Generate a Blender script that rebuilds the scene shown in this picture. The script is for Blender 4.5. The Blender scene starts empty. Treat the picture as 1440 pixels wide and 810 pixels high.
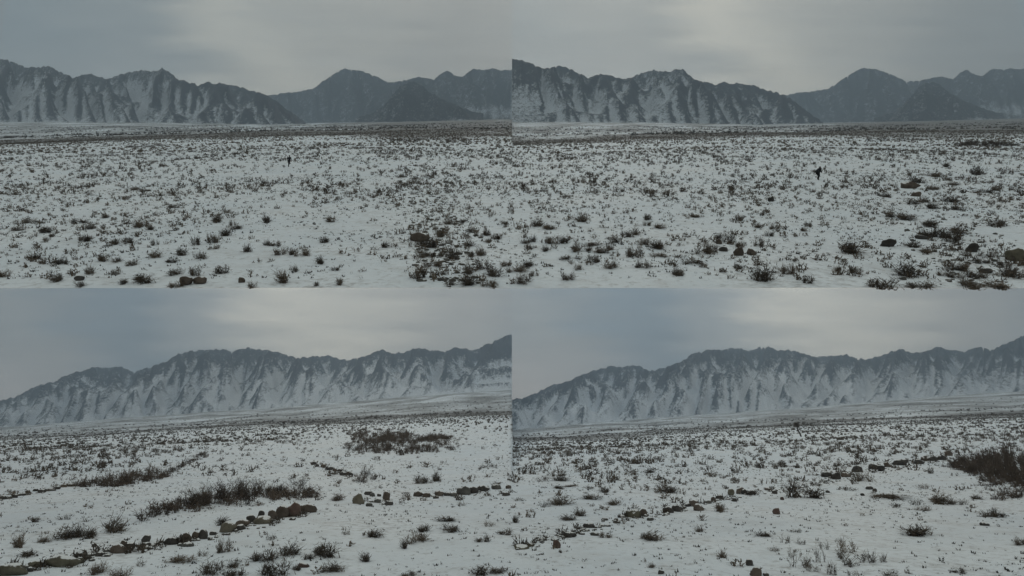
import bpy, bmesh, math, random
import numpy as np
from mathutils import Vector, Matrix

random.seed(7); RNG = np.random.default_rng(11)
scene = bpy.context.scene
COL = scene.collection

# ------------------------------------------------------------------ camera
W, H, F = 1440.0, 810.0, 940.0            # photograph size and focal length in its pixels
PITCH = math.atan(185.0 / F)               # plain's horizon lies 185 px under the picture centre
CP, SP = math.cos(PITCH), math.sin(PITCH)
Q = F / 1544.0                             # ground distances scale with the lens
AZP = 720.0 / F / math.cos(PITCH) * 1.005  # half picture width as x/y
TAN_UP = math.tan(PITCH + math.atan(233.0 / F))   # the upper snowfield climbs away at this slope
cam_d = bpy.data.cameras.new('camera'); cam = bpy.data.objects.new('camera', cam_d); COL.objects.link(cam)
cam_d.sensor_width = 36.0; cam_d.lens = 36.0 * F / W
cam_d.clip_start = 0.1; cam_d.clip_end = 30000.0
cam.location = (0, 0, 0); cam.rotation_euler = (math.pi / 2 + PITCH, 0, 0)
scene.camera = cam

# ------------------------------------------------------------------ light
SUN_EL, SUN_AZ = math.radians(42), math.radians(8)
SKY_GAIN = 1.05        # overcast sky of the upper slope
LOW_GAIN = 1.42        # overcast sky of the lower plain
world = bpy.data.worlds.new('World'); scene.world = world; world.use_nodes = True
sun_d = bpy.data.lights.new('sun', 'SUN'); sun_d.energy = 0.55; sun_d.angle = math.radians(16); sun_d.color = (1, .95, .88)
sun = bpy.data.objects.new('sun', sun_d); COL.objects.link(sun)
sd = Vector((math.sin(SUN_AZ) * math.cos(SUN_EL), math.cos(SUN_AZ) * math.cos(SUN_EL), math.sin(SUN_EL)))
sun.rotation_euler = sd.to_track_quat('Z', 'Y').to_euler(); sun.location = sd * 300

scene.view_settings.view_transform = 'Standard'; scene.view_settings.look = 'None'
scene.view_settings.exposure = 0.0; scene.view_settings.gamma = 1.0; scene.view_settings.use_curve_mapping = False
scene.render.engine = 'CYCLES'
cy = scene.cycles
cy.use_denoising = True
try:
    cy.denoiser = 'OPENIMAGEDENOISE'; cy.denoising_prefilter = 'ACCURATE'
except Exception: pass
cy.max_bounces = 5; cy.diffuse_bounces = 3; cy.glossy_bounces = 1; cy.transmission_bounces = 1; cy.volume_bounces = 1
cy.caustics_reflective = False; cy.caustics_refractive = False
cy.use_adaptive_sampling = True; cy.adaptive_threshold = 0.015

# ------------------------------------------------------------------ node helpers
def N(nt, t, **kw):
    n = nt.nodes.new(t)
    for k, v in kw.items():
        if k.startswith('i_'):
            key = k[2:]; key = int(key) if key.isdigit() else key.replace('_', ' ')
            n.inputs[key].default_value = v
        else: setattr(n, k, v)
    return n
def L(nt, a, b): nt.links.new(a, b)
def M(nt, op, a, b=None, c=None, clamp=False):
    n = nt.nodes.new('ShaderNodeMath'); n.operation = op; n.use_clamp = clamp
    for i, v in enumerate((a, b, c)):
        if v is None: continue
        if isinstance(v, (int, float)): n.inputs[i].default_value = v
        else: nt.links.new(v, n.inputs[i])
    return n.outputs[0]
def MIX(nt, fac, a, b, mode='MIX'):
    n = nt.nodes.new('ShaderNodeMix'); n.data_type = 'RGBA'; n.blend_type = mode
    for sock, v in ((n.inputs[0], fac), (n.inputs[6], a), (n.inputs[7], b)):
        if isinstance(v, (int, float)): sock.default_value = v
        elif isinstance(v, tuple): sock.default_value = (*v[:3], 1)
        else: nt.links.new(v, sock)
    return n.outputs[2]
def RAMP(nt, fac, stops, interp='EASE'):
    n = nt.nodes.new('ShaderNodeValToRGB'); r = n.color_ramp; r.interpolation = interp
    while len(r.elements) < len(stops): r.elements.new(0.5)
    for e, (p, c) in zip(r.elements, stops):
        e.position = p; e.color = (*c, 1) if isinstance(c, tuple) else (c, c, c, 1)
    nt.links.new(fac, n.inputs[0]); return n.outputs[0]

def overcast(nt, vec, base_el, stops, warm, gain, zenith):
    """cloud-covered sky radiance for a view direction (vec): streaky stratus repeating along the horizon"""
    s = N(nt, 'ShaderNodeSeparateXYZ'); L(nt, vec, s.inputs[0])
    x, y, z = s.outputs
    ya = M(nt, 'ADD', M(nt, 'ABSOLUTE', y), 0.05)
    az = M(nt, 'DIVIDE', x, ya)
    el = M(nt, 'MULTIPLY', M(nt, 'SUBTRACT', M(nt, 'DIVIDE', z, ya), base_el), Q)
    u0 = M(nt, 'FRACT', M(nt, 'ADD', M(nt, 'DIVIDE', az, AZP), 8.0))
    cv = N(nt, 'ShaderNodeCombineXYZ'); L(nt, M(nt, 'MULTIPLY', u0, 2.2), cv.inputs[0]); L(nt, M(nt, 'MULTIPLY', el, 26.0), cv.inputs[1])
    n1 = N(nt, 'ShaderNodeTexNoise', i_Scale=1.3, i_Detail=4.0, i_Roughness=0.5); L(nt, cv.outputs[0], n1.inputs['Vector'])
    cv2 = N(nt, 'ShaderNodeCombineXYZ'); L(nt, M(nt, 'MULTIPLY', u0, 3.0), cv2.inputs[0]); L(nt, M(nt, 'MULTIPLY', el, 60.0), cv2.inputs[1])
    n2 = N(nt, 'ShaderNodeTexNoise', i_Scale=1.7, i_Detail=5.0, i_Roughness=0.55); L(nt, cv2.outputs[0], n2.inputs['Vector'])
    drift = M(nt, 'MULTIPLY', M(nt, 'SUBTRACT', 1.0, M(nt, 'DIVIDE', el, 0.13), clamp=True), -0.14)
    u = M(nt, 'ADD', M(nt, 'ADD', u0, drift), M(nt, 'MULTIPLY', M(nt, 'SUBTRACT', n1.outputs[0], 0.5), 0.50), clamp=True)
    c = RAMP(nt, u, stops)
    lowf = M(nt, 'SUBTRACT', 1.0, M(nt, 'DIVIDE', el, 0.075), clamp=True)
    leftf = M(nt, 'SUBTRACT', 1.0, M(nt, 'DIVIDE', u0, warm[1]), clamp=True)
    c = MIX(nt, M(nt, 'MULTIPLY', M(nt, 'MULTIPLY', lowf, leftf), warm[2]), c, warm[0])
    k = M(nt, 'ADD', 0.58, M(nt, 'MULTIPLY', M(nt, 'ADD', n2.outputs[0], n1.outputs[0]), 0.42))
    ln = N(nt, 'ShaderNodeVectorMath', operation='LENGTH'); L(nt, vec, ln.inputs[0])
    up = M(nt, 'DIVIDE', M(nt, 'MAXIMUM', z, 0.0), ln.outputs['Value'])
    k = M(nt, 'MULTIPLY', k, M(nt, 'ADD', 1.0, M(nt, 'MULTIPLY', up, zenith)))     # overcast skies brighten to the zenith
    nv = N(nt, 'ShaderNodeVectorMath', operation='NORMALIZE'); L(nt, vec, nv.inputs[0])
    dt = N(nt, 'ShaderNodeVectorMath', operation='DOT_PRODUCT'); L(nt, nv.outputs[0], dt.inputs[0]); dt.inputs[1].default_value = tuple(sd)
    gl = M(nt, 'POWER', M(nt, 'MAXIMUM', dt.outputs['Value'], 0.0), 7.0)                 # cloud glows around the hidden sun
    k = M(nt, 'MULTIPLY', k, M(nt, 'ADD', 1.0, M(nt, 'MULTIPLY', gl, 0.32)))
    return MIX(nt, 1.0, c, M(nt, 'MULTIPLY', k, gain), 'MULTIPLY')

UP_STOPS = [(0.0, (.126, .143, .143)), (0.16, (.145, .158, .153)), (0.40, (.262, .256, .219)), (0.60, (.190, .190, .170)), (0.82, (.138, .143, .134)), (1.0, (.126, .134, .128))]
LO_STOPS = [(0.0, (.165, .172, .166)), (0.18, (.116, .138, .150)), (0.34, (.165, .176, .174)), (0.57, (.322, .308, .265)), (0.8, (.205, .202, .186)), (1.0, (.155, .160, .155))]
wt = world.node_tree; wt.nodes.clear()
geo = N(wt, 'ShaderNodeTexCoord')
sky_c = overcast(wt, geo.outputs['Generated'], TAN_UP, UP_STOPS, ((.28, .275, .255), 0.7, 0.35), 10.0 * SKY_GAIN, 2.15)
ns = N(wt, 'ShaderNodeTexSky'); ns.sky_type = 'NISHITA'; ns.sun_disc = False
ns.sun_elevation = SUN_EL; ns.sun_rotation = SUN_AZ; ns.air_density = 1.5; ns.dust_density = 4.0
bg = N(wt, 'ShaderNodeBackground', i_Strength=0.1)
L(wt, MIX(wt, 0.06, sky_c, ns.outputs[0]), bg.inputs[0])
out = N(wt, 'ShaderNodeOutputWorld'); L(wt, bg.outputs[0], out.inputs[0])

# ------------------------------------------------------------------ numpy noise
def _hash(ix, iy, seed):
    h = (ix.astype(np.int64) * 374761393 + iy.astype(np.int64) * 668265263 + seed * 1442695041) & 0xffffffff
    h = ((h ^ (h >> 13)) * 1274126177) & 0xffffffff
    return ((h ^ (h >> 16)) & 0xffff) / 65535.0
def perlin(x, y, seed=0):
    x = np.asarray(x, float); y = np.asarray(y, float); x, y = np.broadcast_arrays(x, y)
    x0 = np.floor(x); y0 = np.floor(y); fx = x - x0; fy = y - y0
    def g(ix, iy, dx, dy):
        a = _hash(ix, iy, seed) * 2 * np.pi
        return np.cos(a) * dx + np.sin(a) * dy
    u = fx**3 * (fx * (fx * 6 - 15) + 10); v = fy**3 * (fy * (fy * 6 - 15) + 10)
    a = g(x0, y0, fx, fy); b = g(x0 + 1, y0, fx - 1, fy); c = g(x0, y0 + 1, fx, fy - 1); d = g(x0 + 1, y0 + 1, fx - 1, fy - 1)
    return ((a + (b - a) * u) * (1 - v) + (c + (d - c) * u) * v) * 1.5
def fbm(x, y, seed=0, oct=4, gain=.5):
    s = 0; a = 1.0
    for i in range(oct):
        s = s + a * perlin(x * 2**i, y * 2**i, seed + i * 17); a *= gain
    return s
def sstep(a, b, x):
    t = np.clip((x - a) / (b - a), 0, 1); return t * t * (3 - 2 * t)

# ------------------------------------------------------------------ pixels, rays and the two ground sheets
def ray(px, py):
    """direction of a photo pixel as (x/y, z/y)"""
    px = np.asarray(px, float); py = np.asarray(py, float)
    t = (405.0 - py) / F
    yy = CP - t * SP
    return (px - 720.0) / F / yy, (SP + t * CP) / yy
def project(x, y, z):
    dep = y * CP + z * SP
    return 720 + F * x / dep, 405 - F * (-y * SP + z * CP) / dep

H_LOW, H_UP = 5.0, 7.2
LIP = H_UP / (TAN_UP - float(ray(720, 405)[1]))   # where the hillside breaks off

def panel_u(az): return np.where(az < 0, az / AZP + 1.0, az / AZP)

def low_z(az, d, relief=True):
    az, d = np.broadcast_arrays(np.asarray(az, float), np.asarray(d, float))
    u = panel_u(az); dq = d / Q
    tilt = 17 - 36 * u                                          # the plain leans: low on one hand, high on the other
    s = -tilt * sstep(math.log(70), math.log(500), np.log(dq))
    foot = np.interp(u, [0, .28, .58, .78, .9, 1.3], [5, 11, 15, 20, 22, 25])   # alluvial fan rising to the mountain foot
    s = s + foot * sstep(900, 3000, dq)
    z = -H_LOW + d * s / F
    if relief:
        x = az * d
        z = z + .22 * sstep(30, 60, dq) * fbm(x / 26, d / 60, 4, 2) + 0.10 * fbm(x / 7, d / 14, 3, 3) + 0.035 * fbm(x / 1.7, d / 2.6, 5, 2) + 0.0022 * np.minimum(d, 1500) * fbm(x / 90, d / 260, 9, 2) * sstep(150, 600, dq)
    return z
def up_z(az, d, relief=True):
    az, d = np.broadcast_arrays(np.asarray(az, float), np.asarray(d, float))
    u = panel_u(az); dq = d / Q
    s = -np.interp(u, [-.4, 0, .5, .8, 1, 1.4], [20, 14, 3, 0, -1, -2]) * sstep(math.log(110), math.log(600), np.log(dq))
    s = s + np.interp(u, [-.4, 0, .3, .5, .8, 1.2], [20, 17, 9, 2, 3, 9]) * sstep(1000, 2700, dq)
    z = d * TAN_UP - H_UP + d * s / F
    if relief:
        x = az * d
        z = z + .75 * np.exp(-((u - .60) / .24) ** 2) * np.exp(-(np.log(dq / 190) / .38) ** 2)      # broad low swell
        z = z + sstep(LIP, LIP + 8, d) * (.26 * fbm(x / 24, d / 60, 24, 2) + 0.10 * fbm(x / 6, d / 14, 23, 3) + 0.03 * fbm(x / 1.6, d / 2.6, 25, 2)) + 0.0018 * np.minimum(d, 1500) * fbm(x / 90, d / 240, 29, 2) * sstep(150, 600, dq)
    return z
def hit(px, py):
    """ground point under photo pixels (upper rows: hillside, lower rows: plain)"""
    px = np.atleast_1d(np.asarray(px, float)); py = np.atleast_1d(np.asarray(py, float))
    az, el = ray(px, py); up = py < 405.5
    lo = np.where(up, LIP, 8.0); hi = np.full_like(lo, 2500.0)
    # first crossing on a log ladder, then bisection
    lad = np.exp(np.linspace(np.log(8.0), np.log(2500.0), 220))[None, :]
    D = np.maximum(lad, lo[:, None])
    g = np.where(up[:, None], up_z(az[:, None], D), low_z(az[:, None], D)) - el[:, None] * D
    k = np.argmax(g > 0, axis=1); k[~(g > 0).any(axis=1)] = 219
    k = np.maximum(k, 1); r = np.arange(len(px)); a = D[r, k - 1]; b = D[r, k]
    for _ in range(24):
        m = (a + b) / 2
        g = np.where(up, up_z(az, m), low_z(az, m)) - el * m
        a = np.where(g > 0, a, m); b = np.where(g > 0, m, b)
    d = (a + b) / 2
    return np.stack([az * d, d, np.where(up, up_z(az, d), low_z(az, d))], 1)

# ------------------------------------------------------------------ mesh helpers
def mesh_np(name, v, f, smooth=False):
    """numpy verts (n,3) and faces (m,3|4) -> mesh"""
    me = bpy.data.meshes.new(name); v = np.asarray(v, np.float32); f = np.asarray(f, np.int32); k = f.shape[1]
    me.vertices.add(len(v)); me.vertices.foreach_set('co', v.ravel())
    me.loops.add(f.size); me.loops.foreach_set('vertex_index', f.ravel())
    me.polygons.add(len(f)); me.polygons.foreach_set('loop_start', np.arange(0, f.size, k, dtype=np.int32))
    me.polygons.foreach_set('loop_total', np.full(len(f), k, np.int32))
    if smooth: me.polygons.foreach_set('use_smooth', np.ones(len(f), bool))
    me.update(calc_edges=True); me.validate(); return me
def link(name, me, mat=None, parent=None, loc=None):
    o = bpy.data.objects.new(name, me); COL.objects.link(o)
    if mat is not None and me is not None and not me.materials: me.materials.append(mat)
    if parent is not None: o.parent = parent
    if loc is not None: o.location = loc
    return o
def tag(o, label=None, cat=None, group=None, kind=None):
    if label: o['label'] = label
    if cat: o['category'] = cat
    if group: o['group'] = group
    if kind: o['kind'] = kind
    return o
def gridfaces(nr, nc):
    i = np.arange(nr * nc).reshape(nr, nc)
    return np.stack([i[:-1, :-1], i[:-1, 1:], i[1:, 1:], i[1:, :-1]], -1).reshape(-1, 4)
def attr(me, name, vals):
    a = me.attributes.new(name, 'FLOAT', 'POINT'); a.data.foreach_set('value', np.asarray(vals, np.float32).ravel())

# ------------------------------------------------------------------ materials
def mat_new(name):
    m = bpy.data.materials.new(name); m.use_nodes = True; nt = m.node_tree
    b = nt.nodes['Principled BSDF']; b.inputs['Specular IOR Level'].default_value = 0.15; b.inputs['Roughness'].default_value = 0.9
    return m, nt, b
def bump(nt, b, h, strength, dist):
    n = N(nt, 'ShaderNodeBump', i_Strength=strength, i_Distance=dist); L(nt, h, n.inputs['Height']); L(nt, n.outputs[0], b.inputs['Normal'])

def snow_material(name):
    m, nt, b = mat_new(name)
    g = N(nt, 'ShaderNodeNewGeometry'); P = g.outputs['Position']
    n1 = N(nt, 'ShaderNodeTexNoise', i_Scale=0.11, i_Detail=5.0, i_Roughness=.6); L(nt, P, n1.inputs['Vector'])
    n2 = N(nt, 'ShaderNodeTexNoise', i_Scale=2.6, i_Detail=5.0, i_Roughness=.65); L(nt, P, n2.inputs['Vector'])
    n3 = N(nt, 'ShaderNodeTexNoise', i_Scale=0.028, i_Detail=7.0, i_Roughness=.72); L(nt, P, n3.inputs['Vector'])
    cov = N(nt, 'ShaderNodeAttribute', attribute_name='cover')
    n5 = N(nt, 'ShaderNodeTexNoise', i_Scale=0.55, i_Detail=5.0, i_Roughness=.6); L(nt, P, n5.inputs['Vector'])
    base = MIX(nt, RAMP(nt, n1.outputs[0], [(.35, 0.0), (.65, 1.0)]), (.715, .785, .84), (.795, .855, .90))
    base = MIX(nt, RAMP(nt, n5.outputs[0], [(.50, 0.0), (.76, .34)], 'LINEAR'), base, (.42, .40, .375))
    thin = M(nt, 'ADD', M(nt, 'MULTIPLY', n2.outputs[0], .75), M(nt, 'MULTIPLY', n1.outputs[0], .35))
    thin = RAMP(nt, thin, [(.58, 0.0), (.78, 1.0)], 'LINEAR')
    c = MIX(nt, M(nt, 'MULTIPLY', thin, .7), base, (.20, .18, .158))              # soil showing through thin snow
    n4 = N(nt, 'ShaderNodeTexNoise', i_Scale=0.16, i_Detail=6.0, i_Roughness=.7); L(nt, P, n4.inputs['Vector'])
    far = M(nt, 'ADD', M(nt, 'MULTIPLY', n3.outputs[0], .45), M(nt, 'MULTIPLY', n4.outputs[0], .55))
    far = M(nt, 'ADD', far, M(nt, 'SUBTRACT', cov.outputs['Fac'], .5))
    far = RAMP(nt, far, [(.40, 0.0), (.68, 1.0)], 'LINEAR')
    c = MIX(nt, M(nt, 'MULTIPLY', far, .85), c, (.108, .099, .088))                   # far scrub cover
    L(nt, c, b.inputs['Base Color']); b.inputs['Roughness'].default_value = .75
    bump(nt, b, M(nt, 'ADD', M(nt, 'MULTIPLY', n2.outputs[0], .45), n5.outputs[0]), .9, .16)
    return m
def rock_material(name, c1, c2, snow=.0):
    m, nt, b = mat_new(name)
    tc = N(nt, 'ShaderNodeTexCoord'); oi = N(nt, 'ShaderNodeObjectInfo')
    n1 = N(nt, 'ShaderNodeTexNoise', i_Scale=2.2, i_Detail=6.0, i_Roughness=.65); L(nt, tc.outputs['Object'], n1.inputs['Vector'])
    n2 = N(nt, 'ShaderNodeTexNoise', i_Scale=9.0, i_Detail=5.0, i_Roughness=.7); L(nt, tc.outputs['Object'], n2.inputs['Vector'])
    c = MIX(nt, RAMP(nt, n1.outputs[0], [(.35, 0.0), (.65, 1.0)]), c1, c2)
    c = MIX(nt, RAMP(nt, n2.outputs[0], [(.52, 0.0), (.68, .6)]), c, tuple(.5 * q for q in c1))
    c = MIX(nt, 1.0, c, M(nt, 'ADD', .75, M(nt, 'MULTIPLY', oi.outputs['Random'], .5)), 'MULTIPLY')
    if snow:
        g = N(nt, 'ShaderNodeNewGeometry'); s = N(nt, 'ShaderNodeSeparateXYZ'); L(nt, g.outputs['Normal'], s.inputs[0])
        k = M(nt, 'ADD', s.outputs[2], M(nt, 'MULTIPLY', M(nt, 'SUBTRACT', n1.outputs[0], .5), 1.6))
        c = MIX(nt, RAMP(nt, k, [(1.0 - snow, 0.0), (1.06 - snow, 1.0)], 'LINEAR'), c, (.76, .79, .8))
    L(nt, c, b.inputs['Base Color']); bump(nt, b, n2.outputs[0], .6, .05)
    return m
def plant_material(name, c1, c2):
    m, nt, b = mat_new(name)
    g = N(nt, 'ShaderNodeNewGeometry'); oi = N(nt, 'ShaderNodeObjectInfo')
    n1 = N(nt, 'ShaderNodeTexNoise', i_Scale=1.1, i_Detail=3.0); L(nt, g.outputs['Position'], n1.inputs['Vector'])
    f = M(nt, 'ADD', M(nt, 'MULTIPLY', n1.outputs[0], .9), M(nt, 'MULTIPLY', M(nt, 'SUBTRACT', oi.outputs['Random'], .5), .5))
    c = MIX(nt, RAMP(nt, f, [(.3, 0.0), (.7, 1.0)]), c1, c2)
    L(nt, c, b.inputs['Base Color']); return m
def plain_material(name, c, rough=.85):
    m, nt, b = mat_new(name)
    tc = N(nt, 'ShaderNodeTexCoord')
    n1 = N(nt, 'ShaderNodeTexNoise', i_Scale=14.0, i_Detail=4.0); L(nt, tc.outputs['Object'], n1.inputs['Vector'])
    L(nt, MIX(nt, n1.outputs[0], tuple(.7 * q for q in c), tuple(1.3 * q for q in c)), b.inputs['Base Color'])
    b.inputs['Roughness'].default_value = rough; return m
def mountain_material(name, rock, rock2, snow, scale):
    m, nt, b = mat_new(name)
    g = N(nt, 'ShaderNodeNewGeometry'); a = N(nt, 'ShaderNodeAttribute', attribute_name='snow')
    mp = N(nt, 'ShaderNodeMapping'); mp.inputs['Scale'].default_value = (1, .30, .9); mp.inputs['Rotation'].default_value = (0, .55, 0); L(nt, g.outputs['Position'], mp.inputs['Vector'])
    n1 = N(nt, 'ShaderNodeTexNoise', i_Scale=.034 * scale, i_Detail=8.0, i_Roughness=.7); L(nt, mp.outputs[0], n1.inputs['Vector'])
    n2 = N(nt, 'ShaderNodeTexNoise', i_Scale=.14 * scale, i_Detail=6.0, i_Roughness=.8); L(nt, mp.outputs[0], n2.inputs['Vector'])
    k = M(nt, 'ADD', a.outputs['Fac'], M(nt, 'MULTIPLY', M(nt, 'SUBTRACT', n1.outputs[0], .5), 1.5))
    k = M(nt, 'ADD', k, M(nt, 'MULTIPLY', M(nt, 'SUBTRACT', n2.outputs[0], .5), 2.6))
    f = RAMP(nt, k, [(.27, 0.0), (.73, 1.0)], 'LINEAR')
    rc = MIX(nt, n2.outputs[0], rock, rock2)
    L(nt, MIX(nt, f, rc, snow), b.inputs['Base Color'])
    bump(nt, b, n1.outputs[0], .8, 14.0)
    return m

MAT = dict(
    snow=snow_material('snow'),
    olive=rock_material('olive_stone', (.085, .080, .060), (.145, .136, .105), .24),
    brown=rock_material('brown_stone', (.082, .066, .055), (.135, .115, .097), .24),
    grey=rock_material('grey_stone', (.085, .085, .08), (.15, .148, .135), .24),
    red=rock_material('reddish_stone', (.095, .064, .056), (.14, .105, .092), .24),
    pale=rock_material('pale_stone', (.125, .115, .09), (.20, .185, .145), .24),
    dark=rock_material('dark_stone', (.045, .043, .04), (.085, .08, .075), .24),
    shrub=plant_material('grey_brown_twigs', (.080, .068, .055), (.165, .136, .105)),
    bare=plant_material('dark_bare_twigs', (.070, .057, .047), (.135, .110, .090)),
    bark=plain_material('bark', (.045, .04, .036)),
    speck=plant_material('dark_tufts', (.045, .045, .042), (.10, .095, .085)),
    cloth=plain_material('black_cloth', (.010, .011, .013)), skin=plain_material('skin', (.30, .19, .14), .6), hair=plain_material('hair', (.012, .010, .009)),
    boot=plain_material('boot', (.015, .013, .012), .6),
)

# ------------------------------------------------------------------ ground sheets
def ground(name, fn, d0, d1, rows, cover):
    cols = np.concatenate([np.linspace(-1.12, -.0010, 225), np.linspace(.0010, 1.12, 225)])
    d = np.exp(np.linspace(math.log(d0), math.log(d1), rows))
    A, D = np.meshgrid(cols, d)
    Z = fn(A, D)
    v = np.stack([A * D, D, Z], -1).reshape(-1, 3)
    me = mesh_np(name, v, gridfaces(rows, len(cols)), True)
    PX, PY = project(A * D, D, fn(A, D, False)); attr(me, 'cover', cover(A, D, PX, PY))
    return tag(link(name, me, MAT['snow']), kind='structure')
def cover_low(A, D, PX, PY):
    D = D / Q; u = panel_u(A); x = A * D
    c = .10 + .46 * sstep(300, 700, D)
    belt = np.exp(-((D - (900 + 250 * perlin(u * 3, 0.5, 71))) / 130) ** 2) * sstep(.35, .7, u + .12 * perlin(u * 9, 1.5, 72))
    return np.clip(c + .55 * belt + .18 * fbm(x / 160, D / 300, 73, 3) * sstep(250, 700, D) - (.20 - .14 * fbm(x / 8, D / 20, 88, 3)) * (1 - sstep(200, 500, D)), 0, 1)
def cover_up(A, D, PX, PY):
    D = D / Q; u = panel_u(A); x = A * D
    c = .10 + .45 * sstep(300, 700, D)
    c = c + .25 * sstep(.55, .85, u) * sstep(200, 450, D)
    belt = np.exp(-((np.log(D) - np.log(620 + 260 * u)) / .16) ** 2) * (1 - sstep(.75, .95, u))
    strip = np.exp(-((PX - np.interp(PY, [170, 250, 405], [575, 590, 640])) / np.interp(PY, [170, 405], [70, 45])) ** 2) + .8 * np.exp(-((PX - 1330) / 70) ** 2)
    near = (.30 * strip + .16 * fbm(x / 8, D / 20, 87, 3)) * (1 - sstep(200, 500, D))
    return np.clip(c + near + .5 * belt + .22 * fbm(x / 120, D / 300, 83, 3) * sstep(250, 600, D) - .18 * (1 - sstep(200, 500, D)), 0, 1)
ground('snow_plain', low_z, 4.0, 4200.0, 400, cover_low)
ground('snow_hillside', up_z, LIP, 5600.0, 360, cover_up)

# ------------------------------------------------------------------ the overcast sky over the plain (seen near the horizon; its unseen glowing ceiling is added to light the plain)
def lower_sky():
    m = bpy.data.materials.new('overcast_sky_glow'); m.use_nodes = True; nt = m.node_tree; nt.nodes.clear()
    g = N(nt, 'ShaderNodeNewGeometry')
    c = overcast(nt, g.outputs['Position'], 0.0, LO_STOPS, ((.30, .275, .25), .32, .85), LOW_GAIN, 1.85)
    e = N(nt, 'ShaderNodeEmission'); L(nt, c, e.inputs[0]); o = N(nt, 'ShaderNodeOutputMaterial'); L(nt, e.outputs[0], o.inputs[0])
    cols = np.linspace(-1.25, 1.25, 51)
    d = np.concatenate([LIP - .005 + np.array([0, 8, 30, 90, 250, 600, 1200, 2200, 3500, 4600]), [5200, 5600, 5800, 5880, 5900, 5900, 5900]])
    top = d * TAN_UP - H_UP - .01 - .10 * (d - LIP)
    fall = np.array([1] * 10 + [.93, .80, .62, .45, .25, .0, -.06])
    z = np.where(np.arange(len(d)) < 10, top, top * fall)
    z[0] = LIP * TAN_UP - H_UP - .01
    A, D = np.meshgrid(cols, d); Z = np.repeat(z[:, None], len(cols), 1)
    me = mesh_np('sky', np.stack([A * D, D, Z], -1).reshape(-1, 3), gridfaces(len(d), len(cols)), True)
    tag(link('sky', me, m), kind='structure')
lower_sky()

# ------------------------------------------------------------------ mountains
def erode(hc, rows, dx, dy, seed, spur=115.0, slant=0.0, t_max=1.6, steps=30, k=.6):
    """stream-power erosion of an uplifted ridge (columns follow the crest heights hc): dendritic gullies and spurs"""
    cols = len(hc); rng = np.random.default_rng(seed)
    T = np.linspace(0, t_max, rows)[:, None]; U = np.arange(cols)[None, :] * 1.0
    up = np.clip(np.sin(np.pi * np.clip(T / t_max, 0, 1)) ** .7, 0, 1) * hc[None, :] * (1 + .7 * fbm(U * dx / 170, T * 4.0, seed + 2, 4, .6))
    sc_ = (U * dx + slant * T * spur) / spur + .35 * fbm(U * dx / (spur * 1.3), T * 3, seed + 11, 2)
    main = (1 - 2 * np.abs(perlin(sc_, T * 1.6 + sc_ * .2, seed + 9))) * .6 + (1 - 2 * np.abs(perlin(sc_ * 2.3, T * 3.1, seed + 10))) * .4
    wgt = np.clip(1 - np.abs(T / t_max - .5) * 1.2, 0, 1) ** 3
    up = up * (1 + (1 - wgt) * (np.clip(.10 + 1.3 * main, -.3, 1.5) - .55))                 # main spurs and side valleys
    h = up * .35 + rng.uniform(0, 1.5, (rows, cols)) + 6 * fbm(U * dx / 90, T * dy * rows / t_max / 260, seed + 5, 3); h[0] = 0; h[-1] = 0
    n = rows * cols; idx = np.arange(n).reshape(rows, cols)
    offs = [(-1, 0, dy), (1, 0, dy), (0, -1, dx), (0, 1, dx), (-1, -1, math.hypot(dx, dy)), (-1, 1, math.hypot(dx, dy)), (1, -1, math.hypot(dx, dy)), (1, 1, math.hypot(dx, dy))]
    for it in range(steps):
        h[1:-1] += up[1:-1] * (1.6 / steps)
        best = np.zeros((rows, cols)); rcv = idx.copy(); dist = np.full((rows, cols), dx)
        for oy, ox, L_ in offs:
            ys = slice(max(0, -oy), rows - max(0, oy)); yd = slice(max(0, oy), rows - max(0, -oy))
            xs = slice(max(0, -ox), cols - max(0, ox)); xd = slice(max(0, ox), cols - max(0, -ox))
            sl = (h[ys, xs] - h[yd, xd]) / L_
            m = sl > best[ys, xs]
            bb = best[ys, xs]; bb[m] = sl[m]; rr = rcv[ys, xs]; rr[m] = idx[yd, xd][m]; dd = dist[ys, xs]; dd[m] = L_
        rcv[0] = idx[0]; rcv[-1] = idx[-1]
        hf = h.ravel(); order = np.argsort(-hf, kind='stable').tolist(); rl = rcv.ravel().tolist(); A = [1.0] * n
        for i in order:
            r = rl[i]
            if r != i: A[r] += A[i]
        fct = (k * np.sqrt(np.array(A) * dx * dy / 400.0) / dist.ravel() * (34.0 / steps) * 3.2).tolist()
        hl = hf.tolist()
        for i in reversed(order):
            r = rl[i]
            if r != i:
                q = (hl[i] + fct[i] * hl[r]) / (1 + fct[i])
                hl[i] = q
        h = np.array(hl).reshape(rows, cols)
        # slope creep keeps the faces at a plausible angle
        for _ in range(2):
            lap = np.zeros_like(h); lap[1:-1, 1:-1] = (h[1:-1, 2:] + h[1:-1, :-2] - 2 * h[1:-1, 1:-1]) * .5 + (h[2:, 1:-1] + h[:-2, 1:-1] - 2 * h[1:-1, 1:-1]) * .5
            h = h + .115 * lap; h[0] = 0; h[-1] = 0
    return h
def smooth1(a, k):
    ker = np.exp(-.5 * (np.arange(-3 * k, 3 * k + 1) / k) ** 2); ker /= ker.sum()
    return np.convolve(np.pad(a, 3 * k, mode='edge'), ker, 'valid')
_cache = {}
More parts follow.
